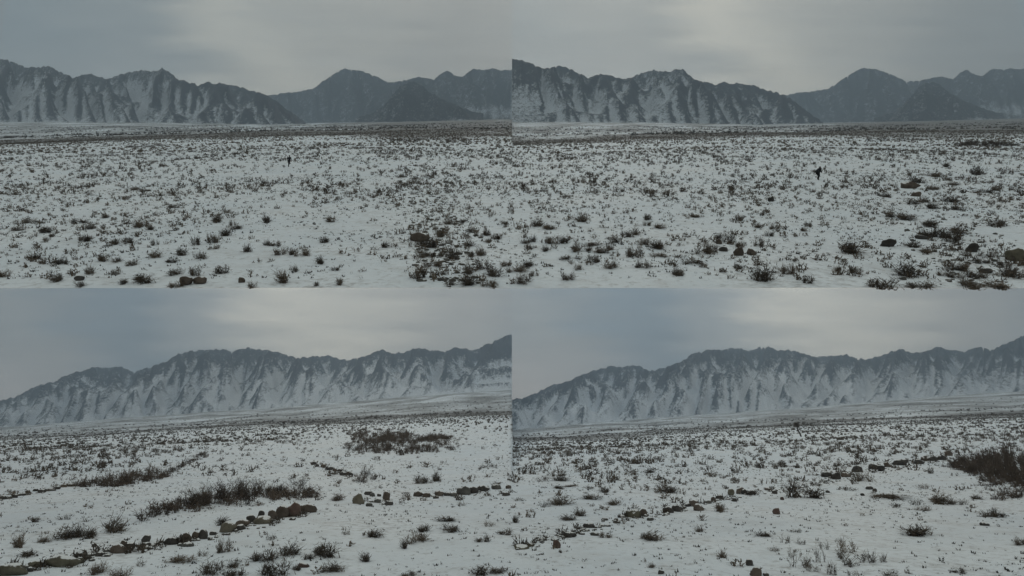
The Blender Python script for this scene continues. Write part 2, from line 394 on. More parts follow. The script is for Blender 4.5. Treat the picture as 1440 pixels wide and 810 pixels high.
def eroded_range(name, sky, foot, d_foot, d_back, mat, snowfn, seed, rows=180, step=2.0, drop=5.0, jag=1.7, spur=115.0, slant=0.0, oblique=0.0):
    sky = np.array(sky, float); foot = np.array(foot, float)
    px = np.arange(sky[0, 0], sky[-1, 0] + .01, step); m = len(px)
    px = np.linspace(sky[0, 0], sky[-1, 0], m)
    sy = np.interp(px, sky[:, 0], sky[:, 1]); fy = np.interp(px, foot[:, 0], foot[:, 1]) + drop
    dm = .5 * (d_foot + d_back); dx = step * dm / F; dy = (d_back - d_foot) / rows
    h = erode(np.maximum(fy - sy, 3) / F * dm, rows, dx, dy, seed, spur, slant)
    tt = np.linspace(0, 1, rows)               # the range strikes at an angle to the view: its spurs run obliquely
    h = np.stack([np.interp(px - oblique * (tt[i] - .5), px, h[i]) for i in range(rows)])
    # fine crags
    R2, C2 = rows, m
    yi = np.linspace(0, rows - 1, R2); xi = np.linspace(0, m - 1, C2)
    hh = np.stack([np.interp(xi, np.arange(m), r) for r in h]); hh = np.stack([np.interp(yi, np.arange(rows), c) for c in hh.T]).T
    px2 = np.interp(xi, np.arange(m), px); PX = np.broadcast_to(px2, hh.shape); T = np.broadcast_to((yi / (rows - 1))[:, None], hh.shape)
    rel = hh / hh.max()
    hh = hh + (11.0 * fbm(PX / 11, T * 60, seed + 60, 4, .65) + 7.0 * (.5 - np.abs(perlin(PX / 6, T * 45, seed + 61)))) * np.clip(rel * 3, 0, 1)
    D = d_foot + (d_back - d_foot) * T + 0 * hh
    sy2 = np.interp(px2, sky[:, 0], sky[:, 1]) + jag * fbm(px2 / 5.5, seed * 1.7, seed, 3, .75); fy2 = np.interp(px2, foot[:, 0], foot[:, 1]) + drop
    az, ec = ray(px2, sy2); ef = ray(px2, fy2)[1]
    E = hh / D; mx = smooth1(E.max(0), 5); g = E * ((ec - ef) / mx)[None, :]
    # bring every column's highest point onto the skyline, acting mostly near the crest
    top = g.max(0); w = np.clip(g / np.maximum(top, 1e-6), 0, 1) ** 3
    g = g + w * (ec - ef - top)[None, :]
    E = ef[None, :] + g; Z = E * D; X = az[None, :] * D
    me = mesh_np(name, np.stack([X, D, Z], -1).reshape(-1, 3), gridfaces(R2, C2), True)
    gy, gx = np.gradient(Z); ex = np.gradient(X, axis=1); ey = (d_back - d_foot) / (R2 - 1)
    gx = gx / np.where(np.abs(ex) < .5, 50.0, ex); gy = gy / ey - (TAN_UP if sky[:, 1].mean() < 300 else 0)
    blur = Z.copy()
    for _ in range(10): blur[1:-1, 1:-1] = (blur[1:-1, 2:] + blur[1:-1, :-2] + blur[2:, 1:-1] + blur[:-2, 1:-1]) / 4
    attr(me, 'snow', snowfn(PX, np.clip(g / np.maximum((ec - ef)[None, :], 1e-5), 0, 1), gx, gy, (Z - blur), seed))
    return tag(link(name, me, mat), kind='structure')

SNOW_C = (.66, .70, .735)
m_low = mountain_material('snowy_rock', (.040, .050, .064), (.085, .092, .102), SNOW_C, 1.0)
m_up = mountain_material('streaked_rock', (.04, .043, .05), (.075, .078, .085), SNOW_C, 1.0)
m_hill = mountain_material('brown_dark_rock', (.032, .034, .04), (.05, .052, .058), SNOW_C, 1.0)
m_far = mountain_material('dark_rock', (.04, .044, .052), (.06, .065, .075), SNOW_C, 1.0)

SKY_L = [(0,562),(15,560),(25,556),(50,544),(65,539),(75,538),(90,529),(105,524),(120,520),(130,517),(140,516),(150,517),(160,516),(172,515),(180,519),(189,523),(200,519),(210,518),(220,513),(235,508),(245,500),(255,497),(270,493),(285,492),(300,491),(315,491),(325,494),(332,493),(340,490),(350,489),(365,492),(380,493),(395,496),(405,500),(420,503),(430,502),(445,501),(462,500),(475,504),(490,507),(500,504),(515,500),(525,496),(535,492),(545,494),(555,498),(560,495),(565,497),(575,493),(590,489),(600,491),(610,494),(612,492),(625,496),(635,491),(645,489),(655,491),(662,494),(680,486),(695,480),(705,475),(712,471),(719,470)]
FOOT_L = [(-160,607),(0,606),(120,602),(200,597),(300,589),(420,578),(500,569),(560,562),(620,557),(720,554),(880,552)]
SKY_U = [(0,83),(8,83),(20,88),(35,95),(48,95),(58,93),(68,93),(80,98),(92,104),(102,109),(115,105),(128,104),(138,108),(150,111),(165,107),(180,101),(195,99),(205,99),(215,101),(222,98),(228,96),(236,99),(250,111),(262,115),(272,117),(280,120),(287,116),(294,115),(300,118),(308,116),(318,119),(332,120),(345,125),(360,129),(375,134),(390,143),(402,152),(415,162),(430,172)]
FOOT_U = [(-160,170),(0,170),(60,167),(110,164),(130,166),(250,172),(430,176)]
SKY_F = [(340,140),(360,137),(385,133),(400,131),(425,128),(440,124),(450,117),(465,106),(480,98),(485,96),(505,99),(520,104),(535,110),(545,116),(555,115),(565,114),(580,110),(590,108),(600,110),(610,112),(618,105),(628,99),(640,105),(650,108),(660,100),(668,97),(680,99),(692,96),(705,99),(719,97)]
FOOT_F = [(340,170),(880,166)]
SKY_M = [(500,166),(525,158),(540,148),(552,134),(562,122),(572,116),(582,115),(592,119),(602,128),(615,136),(630,143),(645,149),(662,156),(680,160)]
FOOT_M = [(500,171),(680,166)]

def snow_low(PX, E, gx, gy, crv, seed):
    lx = PX % 720; ns = fbm(PX / 60, E * 2.2, seed + 30, 4); right = sstep(430, 700, lx)
    crest = sstep(.50, 1.0, E + .16 * ns); steep = np.sqrt(gx**2 + gy**2)
    return .74 - .46 * crest - .16 * right * sstep(.12, .5, E) - .20 * np.tanh(1.4 * gx) * (1 - .3 * crest) - .16 * sstep(.6, 1.8, steep) - .24 * np.tanh(crv / 5) + .14 * ns + .28 * (1 - sstep(0, .18, E))
def snow_up(PX, E, gx, gy, crv, seed):
    lx = PX % 720; ns = fbm(PX / 45, E * 2, seed + 30, 4)
    crest = sstep(.55, 1.0, E + .16 * ns); left = 1 - sstep(50, 200, lx); mid = np.exp(-((lx - 205) / 50) ** 2); steep = np.sqrt(gx**2 + gy**2)
    return .43 + .16 * left + .12 * mid - .30 * crest * (1 - .7 * mid) + .30 * np.tanh(1.3 * gx) - .18 * sstep(.6, 1.8, steep) - .24 * np.tanh(crv / 6) + .25 * (1 - sstep(0, .12, E)) * (left + .2) - .16 * sstep(260, 400, lx) + .08 * ns
def snow_far(PX, T, gx, gy, crv, seed):
    lx = PX % 720
    return .10 + .14 * np.tanh(gx) - .05 * np.tanh(crv / 5) + .50 * np.exp(-((T - .24 + .06 * fbm(PX / 20, T * 4, 5, 2)) / .10) ** 2) * sstep(615, 665, lx)
for k, (sc, sh) in enumerate(((1.0, 0.0), (1.012, 720.05))):
    tr = lambda pts, dy=0: [(min(max(x * sc + sh + (3 if sh and 5 < x < 700 else 0), sh - 180), sh + 719.9 + (180 if k else 0)) if 0 <= x < 719 else ((sh + 719.9) if x == 719 else x + sh), y - dy) for x, y in pts]
    ext_l = (lambda pts, y: ([(-160, y)] + pts) if k == 0 else pts)
    ext_r = (lambda pts, y: (pts + [(1610, y)]) if k == 1 else pts)
    sl = tr(SKY_L, k)
    eroded_range('mountain_range', ext_r(ext_l(sl, 590), 455), [(x + sh, y) for x, y in FOOT_L], 2500, 5000, m_low, snow_low, 101, spur=300.0, slant=.6, oblique=120.0)
    eroded_range('far_mountain_range', ext_r(tr(SKY_F, k), 90), [(x + sh, y) for x, y in FOOT_F], 4500, 5800, m_far, snow_far, 141, rows=110, drop=9.0, jag=1.1, spur=190.0, slant=.6)
    eroded_range('dark_hill', tr(SKY_M), [(x + sh, y) for x, y in FOOT_M], 3300, 4100, m_hill, snow_far, 161, rows=80, drop=8.0, jag=1.3)
    eroded_range('streaked_mountain_range', ext_l(tr(SKY_U, 0), 78), [(x + sh, y) for x, y in FOOT_U], 2300, 4300, m_up, snow_up, 121, drop=11.0, spur=250.0, slant=-.6, oblique=-110.0)

# ------------------------------------------------------------------ plants
def twig_mesh(n, seed, spread=1.0, thick=.010, upright=.35, fork=4, lobes=3, mains=True):
    """unit shrub: about 1 wide, 1 high, fine twigs fanning into a few rounded lobes, as (verts, tris)"""
    r = np.random.default_rng(seed); V = []; T = []
    def spike(p, q, w):
        d = q - p; a = np.cross(d, r.normal(size=3)); a /= np.linalg.norm(a) + 1e-9
        b = np.cross(d, a); b /= np.linalg.norm(b) + 1e-9; k = len(V)
        V.extend([p + a * w, p - a * .5 * w + b * .8 * w, p - a * .5 * w - b * .8 * w, q]); T.extend([(k, k + 1, k + 3), (k + 1, k + 2, k + 3), (k + 2, k, k + 3)])
    def blade(p, q, w):
        d = q - p; a = np.cross(d, r.normal(size=3)); a /= np.linalg.norm(a) + 1e-9; k = len(V)
        V.extend([p + a * w, p - a * w, q]); T.append((k, k + 1, k + 2))
    lb = [(np.zeros(2), .42, 1.0)] + [(r.normal(size=2) * .26, r.uniform(.20, .34), r.uniform(.45, .95)) for _ in range(lobes - 1)]
    for i in range(n):
        c, rad, hh = lb[i % len(lb)]
        ang = r.uniform(0, 2 * np.pi); ct = r.uniform(.05 + .35 * upright, 1) ; st = math.sqrt(1 - ct * ct); rr = r.uniform(.62, 1.08)
        p = np.array([*(c + r.normal(size=2) * rad * .22), -.05])
        tip = np.array([c[0] + math.cos(ang) * st * rad * rr * spread, c[1] + math.sin(ang) * st * rad * rr * spread, hh * ct * rr])
        mid = p + (tip - p) * .5 + np.array([0, 0, .06]) + r.normal(size=3) * .03
        (spike if mains else blade)(p, mid, thick * 1.5); blade(p + (mid - p) * .9, tip, thick * 1.2)
        for _ in range(fork):
            st_ = mid + (tip - mid) * r.uniform(-.5, 1); d2 = (tip - p) / (np.linalg.norm(tip - p) + 1e-6) * .7 + r.normal(size=3) * .6
            blade(st_, st_ + d2 * r.uniform(.08, .20), thick * r.uniform(.8, 1.5))
    V = np.array(V); V[:, 2] = np.maximum(V[:, 2], -.06)
    lo = np.percentile(V, 4, axis=0); hi = np.percentile(V, 96, axis=0)
    V[:, 0] = (V[:, 0] - (lo[0] + hi[0]) / 2) / (hi[0] - lo[0]); V[:, 1] = (V[:, 1] - (lo[1] + hi[1]) / 2) / (hi[1] - lo[1]); V[:, 2] /= hi[2]
    return V.astype(np.float32), np.array(T, np.int32)
def clump_mesh(n, seed, up=.6):
    """cheap far shrub: ragged blades in a dome"""
    r = np.random.default_rng(seed); V = []; T = []
    for i in range(n):
        c = np.array([r.normal() * .22, r.normal() * .22, 0]); a = r.uniform(0, 6.283); w = r.uniform(.10, .24)
        s = np.array([math.cos(a), math.sin(a), 0]) * w; tip = c + np.array([r.normal() * .22, r.normal() * .22, r.uniform(.45, 1.05)])
        k = len(V); V.extend([c - s + [0, 0, -.05], c + s + [0, 0, -.05], tip]); T.append((k, k + 1, k + 2))
    return np.array(V, np.float32), np.array(T, np.int32)
SLOPE = math.atan(TAN_UP)
def on_slope(P): return P[2] > P[1] * TAN_UP * .3
def scatter(name, protos, pos, sx, sz, mat, label, cat=None, seed=0, group=None):
    """one mesh of many small plants (uncountable)"""
    r = np.random.default_rng(seed); n = len(pos); which = r.integers(len(protos), size=n); rot = r.uniform(0, 2 * np.pi, n)
    VV = []; TT = []; off = 0
    for k, (V, T) in enumerate(protos):
        idx = np.nonzero(which == k)[0]
        if not len(idx): continue
        c, s = np.cos(rot[idx])[:, None], np.sin(rot[idx])[:, None]
        x = (V[:, 0] * c - V[:, 1] * s) * sx[idx, None] + pos[idx, 0:1]
        y = (V[:, 0] * s + V[:, 1] * c) * sx[idx, None]; z = V[:, 2] * sz[idx, None]
        if on_slope(pos[0]): y, z = y * math.cos(SLOPE) - z * math.sin(SLOPE), y * math.sin(SLOPE) + z * math.cos(SLOPE)
        y = y + pos[idx, 1:2]; z = z + pos[idx, 2:3]
        VV.append(np.stack([x, y, z], -1).reshape(-1, 3))
        TT.append((T[None] + (np.arange(len(idx)) * len(V))[:, None, None] + off).reshape(-1, 3)); off += len(V) * len(idx)
    me = mesh_np(name, np.concatenate(VV), np.concatenate(TT))
    return tag(link(name, me, mat), label, cat, group, 'stuff')

NEAR = [twig_mesh(95, 40 + i, spread=(.9, 1.0, 1.15)[i % 3], thick=.0095, upright=(.7, .3, .05)[i % 3], lobes=2 + i % 3) for i in range(9)]
SPARSE = [twig_mesh(34, 60 + i, spread=1.0, thick=.010, upright=.8, lobes=4) for i in range(4)]
MID = [twig_mesh(12, 80 + i, thick=.036, fork=2, lobes=2 + i % 3, mains=False) for i in range(10)]
FAR = [clump_mesh(9, 90 + i) for i in range(8)]
SPECK = [clump_mesh(5, 110 + i) for i in range(6)]
near_me = [mesh_np('shrub', V, T) for V, T in NEAR]; sparse_me = [mesh_np('shrub', V, T) for V, T in SPARSE]
for me in near_me + sparse_me: me.materials.append(MAT['shrub'])

SHRUBS = {
'ul': """41,313,16,9 26,324,13,8 65,327,14,10 111,314,14,9 121,339,11,10 162,343,13,9 180,342,12,10 74,333,8,6 66,338,8,6 86,371,14,10 51,364,10,7 60,371,9,9 6,389,13,11 78,395,18,13 145,367,12,11 163,368,13,8 127,385,11,11 163,386,9,9 186,373,12,9 219,362,14,10 256,359,12,11 247,386,16,11 202,397,22,14 174,399,11,9 112,403,12,9 249,403,16,10 195,319,12,9 211,323,9,7 245,292,12,7 203,269,12,6 189,267,10,6 128,322,9,8 148,306,12,5 242,369,11,7 218,345,8,9
306,312,14,12 301,341,13,13 276,344,9,12 318,331,12,10 375,313,10,11 282,364,13,11 275,387,13,14 312,384,14,12 301,350,12,7 349,354,10,11 394,358,14,11 425,359,18,13 378,345,10,8 388,346,10,8 414,382,9,9 397,397,15,17 355,404,10,9 456,341,10,9 450,371,10,11 465,312,10,9 478,400,10,10 472,380,9,6 445,402,6,7 327,317,7,8 332,322,12,7 411,358,8,9
591,344,12,10 605,348,15,14 619,333,13,11 631,315,12,9 661,326,9,6 542,348,9,9 592,362,14,12 605,361,14,9 636,364,15,16 610,374,21,10 592,391,15,18 660,346,12,11 676,359,10,12 659,384,17,14 680,378,18,16 695,388,18,14 659,399,22,13 687,403,20,13 631,401,15,9 662,361,9,8 684,331,9,9 697,336,11,8 686,340,10,5 709,315,10,6 712,374,12,8 716,383,6,7 651,313,9,6 620,386,13,6""",
'ur': """756,318,15,10 772,322,15,8 817,311,16,11 911,309,11,9 928,321,13,8 777,342,17,12 792,342,10,11 739,342,12,8 750,340,8,9 745,350,9,6 766,353,10,8 811,353,16,13 835,345,20,8 862,341,14,9 882,333,13,10 894,330,10,9 847,355,16,9 857,351,9,9 828,353,8,7 802,365,24,9 833,369,16,13 858,377,16,12 812,379,11,9 799,393,15,11 742,375,16,11 732,381,17,10 738,398,21,15 751,388,10,8 892,359,19,14 905,344,13,11 923,349,18,13 926,361,17,8 904,376,17,11 953,387,11,10 910,317,9,7
989,356,20,18 1003,355,11,11 1010,336,9,9 1025,341,12,17 1040,348,10,9 1067,346,12,13 975,371,22,10 954,387,11,11 1073,394,24,22 1108,385,15,16 1136,398,11,12 1038,378,10,9 977,305,14,6 1040,310,10,8 1066,320,9,7 1089,322,10,9 1082,332,10,8 1136,319,8,8 1130,325,8,6
1245,277,11,7 1286,287,15,8 1299,284,10,8 1311,293,14,9 1335,284,18,11 1386,271,15,8 1401,268,10,8 1257,305,20,10 1275,309,18,10 1306,318,22,12 1401,318,18,13 1345,295,13,8 1301,332,19,12 1324,334,18,15 1338,340,15,15 1346,328,19,12 1282,347,16,10 1302,355,17,9 1197,356,28,20 1177,381,10,8 1203,384,16,11 1276,387,26,20 1240,404,27,17 1293,404,27,12 1388,361,16,11 1418,388,27,18 1411,374,14,9 1346,380,22,16 1373,390,22,13 1380,370,16,10 1325,387,12,8 1342,390,16,9 1365,404,26,15 1400,404,26,12 1359,360,8,10 1292,257,16,9 1313,267,9,7 1375,246,13,13 1330,235,10,8 1315,249,11,8 1339,260,13,6""",
'll': """162,748,24,20 94,757,24,18 111,755,14,15 126,756,18,16 39,782,18,10 25,770,12,19 138,806,20,16 169,810,20,13 198,796,10,10 50,734,10,8 90,731,12,9 63,762,14,9 312,738,16,13 315,776,16,20 255,790,26,12 285,782,11,10 301,806,30,20 329,798,13,11 328,810,20,12 371,788,25,17 386,808,28,22 408,780,24,16 457,782,25,20 468,802,24,13 435,786,12,9 381,759,10,9 417,802,9,8
591,680,12,12 603,679,12,10 614,677,10,13 627,733,19,9 632,747,24,12 595,747,17,10 584,761,30,15 687,806,32,15 710,752,15,10 679,762,14,10 688,740,12,9 513,789,13,12 527,755,17,12 487,752,8,8 575,810,14,8 475,704,17,11 649,711,11,7 568,771,9,11 698,681,14,6 688,657,18,7""",
'lr': """767,713,11,9 790,709,25,14 863,710,16,9 849,692,15,8 936,692,29,13 814,725,14,11 798,731,18,9 831,702,19,9 789,676,18,10 814,664,10,12 851,756,12,9 919,759,22,13 908,757,10,9 983,748,9,9 1015,784,10,10 916,798,9,7 1013,719,15,12 888,667,10,8 913,665,11,8 1002,670,11,8 725,735,8,10 730,704,12,6 786,687,14,6 801,684,17,5 827,687,17,6 763,677,13,9
1105,763,9,11 1127,765,11,8 1118,783,15,14 1127,797,20,16 1153,790,12,20 1158,772,12,12 1180,763,9,8 1192,776,22,20 1184,785,14,14 1196,795,22,14 1219,790,20,16 1237,790,14,13 1170,808,14,16 1142,803,14,12 1252,810,15,10 1200,810,14,9 1073,754,15,8 1118,748,14,6 1088,775,11,8 1196,690,14,8 1250,700,40,9 1259,713,15,8 1212,677,18,16 1130,699,34,24
1319,708,24,16 1355,710,10,9 1291,752,28,16 1436,766,14,11 1348,806,12,8 1391,727,16,10 1404,727,12,12 1336,709,12,10 1374,702,12,7 1287,710,12,10 1298,718,14,8 1309,666,6,9 1298,687,12,8""",
}
ROCKS = {   # x, base y, width, height (photo pixels), colour
'boulder row below the bare thicket': """17,808,37,16,olive 49,797,16,9,olive 42,804,8,6,dark 87,795,42,15,olive 109,786,9,9,dark 112,792,10,9,olive 121,786,11,8,grey 139,782,9,6,dark 167,777,20,13,brown 174,767,9,8,brown 182,771,14,8,dark 205,762,11,10,dark 205,768,15,6,dark 132,769,6,5,dark 241,765,20,10,dark 262,763,15,15,brown 274,758,9,11,brown 286,757,15,14,dark 264,768,17,6,grey 299,752,10,5,dark 319,748,22,15,pale 337,745,13,8,dark 341,740,18,10,brown 352,736,12,13,dark 369,736,24,11,pale 383,730,12,14,brown 397,727,18,17,brown 413,726,20,21,red 432,720,25,12,brown 367,726,9,9,dark 411,731,9,4,dark""",
'stone scatter east of the large boulders': """504,708,17,15,pale 518,696,12,6,dark 523,698,8,6,grey 531,707,10,6,grey 543,703,11,13,brown 547,710,11,6,dark 533,698,6,4,dark 519,712,9,6,grey 588,698,13,8,brown 600,699,11,7,brown 613,701,8,4,dark 618,697,14,7,brown 630,697,10,5,dark 638,698,10,6,grey 652,695,20,12,grey 664,693,18,9,dark 680,690,15,8,dark 698,688,13,7,grey 715,687,8,6,brown 712,697,11,5,dark 427,797,16,7,red""",
'curved stone wall behind the bare thicket': """441,655,8,5,dark 447,657,7,5,dark 453,658,8,5,brown 459,660,7,5,dark 465,662,8,5,dark 471,663,7,5,brown 477,665,8,5,dark 483,667,8,6,dark 489,669,8,6,brown 495,671,9,6,dark""",
'thin stone line across the open snow': """3,702,10,6,dark 12,700,9,4,grey 21,699,10,5,dark 30,697,9,4,dark 40,694,9,5,brown 49,692,8,4,dark 58,691,9,5,dark 70,689,12,4,dark 80,688,10,4,dark 90,684,9,5,brown 100,682,10,4,dark""",
'stone row across the open plain': """733,770,24,6,olive 744,770,12,5,olive 762,765,6,3,dark 783,770,12,12,red 792,748,8,3,dark 802,756,18,7,dark 828,743,19,7,dark 815,745,6,4,dark 837,751,10,5,dark 851,730,10,4,dark 874,729,14,4,dark 888,728,20,12,olive 898,726,6,10,olive 905,726,12,11,brown 916,730,12,5,grey 939,720,17,9,dark 954,718,15,9,dark 975,711,11,9,brown 966,712,8,5,dark 983,716,12,10,brown 997,708,10,5,grey 1004,704,8,8,brown 1013,703,9,6,dark 1029,697,10,10,olive 1040,695,12,10,brown 1048,693,9,8,dark 1059,694,10,6,dark 1033,703,7,5,dark 1089,695,10,5,dark 1080,690,8,4,brown 1165,673,14,8,dark 1177,672,12,10,dark 1190,669,12,7,brown 1205,665,12,9,dark 1229,661,16,8,dark 1240,660,14,8,dark 1247,657,10,8,brown 1268,654,18,9,dark 1293,650,12,7,dark 1303,649,12,7,brown 1313,648,11,7,dark 1324,646,11,7,dark 1336,643,11,8,brown""",
'loose stones on the open snow': """1092,723,10,10,red 1063,811,15,14,brown 1077,810,9,5,dark 1100,703,5,5,red 1164,693,6,4,dark 1223,688,10,5,dark 1230,691,6,5,dark 1213,697,6,4,dark 1385,739,12,5,dark 930,807,9,6,dark 1054,795,9,9,dark""",
'boulders on the snow hillside': """590,338,27,11,brown 112,394,13,6,dark 282,398,20,9,brown 262,400,17,11,brown 340,397,9,7,brown 1011,343,8,7,brown 1017,353,11,6,dark 1038,359,14,11,brown 1058,358,14,8,brown 1280,264,24,8,brown 1288,276,14,6,brown 1248,346,20,10,dark 1367,354,15,12,dark 1428,365,30,15,olive 1386,383,18,6,dark 1296,336,16,5,dark 1084,283,9,6,dark""",
}
def parse(s):
    return [tuple(float(q) if i < 4 else q for i, q in enumerate(p.split(','))) for p in s.split()]
def px_size(P):           # metres per photo pixel at a ground point
    return (P[:, 1] * CP + P[:, 2] * SP) / F

# individual shrubs, kept to the 300 that show largest
allsh = [(k, *t) for k, s in SHRUBS.items() for t in parse(s)]
allsh.sort(key=lambda a: -a[3] * a[4]); allsh = allsh[:298]
PLACE = {'ul': 'on the snow hillside with the upright walker', 'ur': 'on the snow hillside with the stooping walker', 'll': 'on the plain beside the boulder rows', 'lr': 'on the plain with the long stone row'}
pts = hit([a[1] for a in allsh], [a[2] for a in allsh]); ms = px_size(pts)
HAND_PX = np.array([(a[1], a[2]) for a in allsh])
MARKS = [('ul', 406, 234, 'the upright walker'), ('ul', 590, 338, 'the widest brown boulder'), ('ul', 272, 399, 'the pair of brown boulders'), ('ul', 340, 397, 'the single small brown stone'), ('ul', 112, 394, 'the flat dark stone'),
 ('ur', 1151, 253, 'the stooping walker'), ('ur', 1284, 268, 'the two stacked brown rocks uphill'), ('ur', 1048, 358, 'the twin brown stones'), ('ur', 1014, 347, 'the two small dark stones'), ('ur', 1248, 346, 'the smooth dark rock'), ('ur', 1367, 354, 'the upright dark rock'), ('ur', 1428, 365, 'the olive boulder'), ('ur', 1296, 336, 'the long flat dark stone'), ('ur', 1387, 206, 'the flat hillside thicket'),
 ('ll', 413, 726, 'the large reddish boulder'), ('ll', 504, 708, 'the round pale tan stone'), ('ll', 87, 795, 'the long olive boulder'), ('ll', 319, 748, 'the pale stone in the boulder row'), ('ll', 427, 797, 'the lone reddish stone'), ('ll', 660, 694, 'the snow-topped grey slab'), ('ll', 167, 777, 'the brown stone pile'), ('ll', 590, 632, 'the near dark thicket strip'),
 ('lr', 783, 770, 'the small reddish stone'), ('lr', 888, 728, 'the rounded olive boulder'), ('lr', 1063, 811, 'the upright brown boulder'), ('lr', 1092, 723, 'the reddish stone below the long row'), ('lr', 1400, 665, 'the broad dark thicket'), ('lr', 1127, 614, 'the leaning tree'), ('lr', 1385, 739, 'the lone flat dark stone'), ('lr', 1035, 696, 'the clustered boulders in the long row'), ('lr', 740, 770, 'the long flat olive slab')]
near_of = {}
pairs = sorted((math.hypot(a[1] - mk[1], (a[2] - mk[2])), i, j) for i, a in enumerate(allsh) for j, mk in enumerate(MARKS) if mk[0] == a[0])
cnt = {}
for dist, i, j in pairs:
    if dist > 95: break
    cnt.setdefault(j, []).append(i)
    if i not in near_of and len(cnt[j]) <= 9: near_of[i] = (j, len(cnt[j]))
NTH = ['nearest', 'second nearest', 'third nearest', 'fourth nearest', 'fifth nearest', 'sixth nearest', 'seventh nearest', 'eighth nearest', 'ninth nearest']
for i, (key, px, py, w, h) in enumerate(allsh):
    sparse = key[0] == 'l' and (w * h < 130 and i % 2 == 0 or (1100 < px < 1260 and py > 740))
    me = (sparse_me[i % 4] if sparse else near_me[i % 9])
    o = link('shrub', me, None)
    o.location = pts[i] - np.array([0, 0, .01]); o.scale = (w * ms[i] * 1.12, w * ms[i] * 1.12, max(h - .18 * w, .42 * h) * ms[i] * 1.08); o.rotation_mode = 'XYZ'
    rz_ = Matrix.Rotation(random.uniform(0, 6.28), 3, 'Z'); o.rotation_euler = ((Matrix.Rotation(SLOPE, 3, 'X') @ rz_) if key[0] == 'u' else rz_).to_euler()
    size = 'large' if w * h > 260 else 'medium' if w * h > 120 else 'small'
    form = 'upright' if h > .92 * w else 'low spreading' if h < .55 * w else 'rounded'
    label = f"{size} {form} {'sparse twiggy' if sparse else 'dense grey brown'} shrub {PLACE[key]}"
    if i in near_of: label = f"{size} {form} {'sparse' if sparse else 'dense'} shrub, {NTH[near_of[i][1] - 1]} shrub to {MARKS[near_of[i][0]][3]}"
    tag(o, label, 'shrub', f"{size} {form} {'sparse' if sparse else 'dense'} shrubs {PLACE[key]}")

# ------------------------------------------------------------------ rocks
def rock_mesh(seed, w, dp, h):
    r = np.random.default_rng(seed); bm = bmesh.new(); bmesh.ops.create_icosphere(bm, subdivisions=(3 if w > .75 else 2), radius=1.0)
    planes = [(Vector(r.normal(size=3)).normalized(), r.uniform(.58, .88)) for _ in range(13)]
    ph = r.uniform(0, 10, 3)
    for v in bm.verts:
        c = v.co.copy()
        for n, k in planes:
            e = c.dot(n) - k
            if e > 0: c -= n * e * .8
        c *= 1 + .10 * math.sin(3.1 * c.x + ph[0]) * math.sin(2.7 * c.y + ph[1]) + .05 * math.sin(6.3 * c.z + 5 * c.x + ph[2]) + r.normal() * .012
        v.co = c
    xs = [v.co for v in bm.verts]
    lo = Vector([min(q[i] for q in xs) for i in range(3)]); hi = Vector([max(q[i] for q in xs) for i in range(3)])
    for v in bm.verts:
        q = v.co
        v.co = Vector(((q.x - (lo.x + hi.x) / 2) / (hi.x - lo.x) * w, (q.y - (lo.y + hi.y) / 2) / (hi.y - lo.y) * dp, ((q.z - lo.z) / (hi.z - lo.z) * 1.4 - .4) * h))
    me = bpy.data.meshes.new('rock'); bm.to_mesh(me); bm.free()
    me.polygons.foreach_set('use_smooth', np.ones(len(me.polygons), bool))
    return me
ORD = 'first second third fourth fifth sixth seventh eighth ninth tenth eleventh twelfth thirteenth fourteenth fifteenth sixteenth seventeenth eighteenth nineteenth twentieth'.split()
def ordinal(n):
    if n <= 20: return ORD[n - 1]
    tens = {2: 'twenty', 3: 'thirty', 4: 'forty'}[n // 10]; tz = {2: 'twentieth', 3: 'thirtieth', 4: 'fortieth'}[n // 10]
    return tz if n % 10 == 0 else f'{tens}-{ORD[n % 10 - 1]}'
CN = dict(olive='olive grey', brown='brown', grey='grey', red='reddish brown', pale='pale tan', dark='dark grey')
ANCHOR = {'boulder row below the bare thicket': ((432, 720), 'from the thicket end of the boulder row'),
 'stone scatter east of the large boulders': ((440, 715), 'from the large boulders along the open stone row'),
 'curved stone wall behind the bare thicket': ((500, 672), 'from the brushy end of the curved wall'),
 'thin stone line across the open snow': ((107, 682), 'from the brush strip along the thin stone line'),
 'stone row across the open plain': ((1360, 640), 'from the broad thicket along the long stone row'),
 'loose stones on the open snow': ((1130, 690), 'of the loose stones away from the long row'),
 'boulders on the snow hillside': ((590, 338), 'on the hillside counted from the widest brown boulder')}
for g, (grp, s) in enumerate(ROCKS.items()):
    rk = parse(s); (ax, ay), phrase = ANCHOR[grp]
    rk.sort(key=lambda t: math.hypot(t[0] - ax, t[1] - ay))
    if g in (2, 3, 4): rk = [(t[0] + random.uniform(-1.5, 1.5), t[1] + random.uniform(-2.2, 2.2), t[2] * random.uniform(.75, 1.2), t[3], t[4]) for t in rk]
    P = hit([t[0] for t in rk], [min(t[1], 810) for t in rk]); m_ = px_size(P)
    for i, (px, py, w, h, c) in enumerate(rk):
        me = rock_mesh(733 + 97 * g + i, w * m_[i] * 1.08, w * m_[i] * random.uniform(.7, 1.0), h * m_[i] * (1.12 if py < 405.5 else .95))
        o = link('rock', me, MAT[c]); o.location = P[i]; rz_ = Matrix.Rotation(random.uniform(-.35, .35), 3, 'Z'); o.rotation_euler = ((Matrix.Rotation(SLOPE, 3, 'X') @ rz_) if py < 405.5 else rz_).to_euler()
        shape = 'flat' if h < .45 * w else 'upright' if h > .95 * w else 'rounded'
        tag(o, f"{shape} {CN[c]} rock, {ordinal(i + 1)} {phrase}", 'rock', grp)

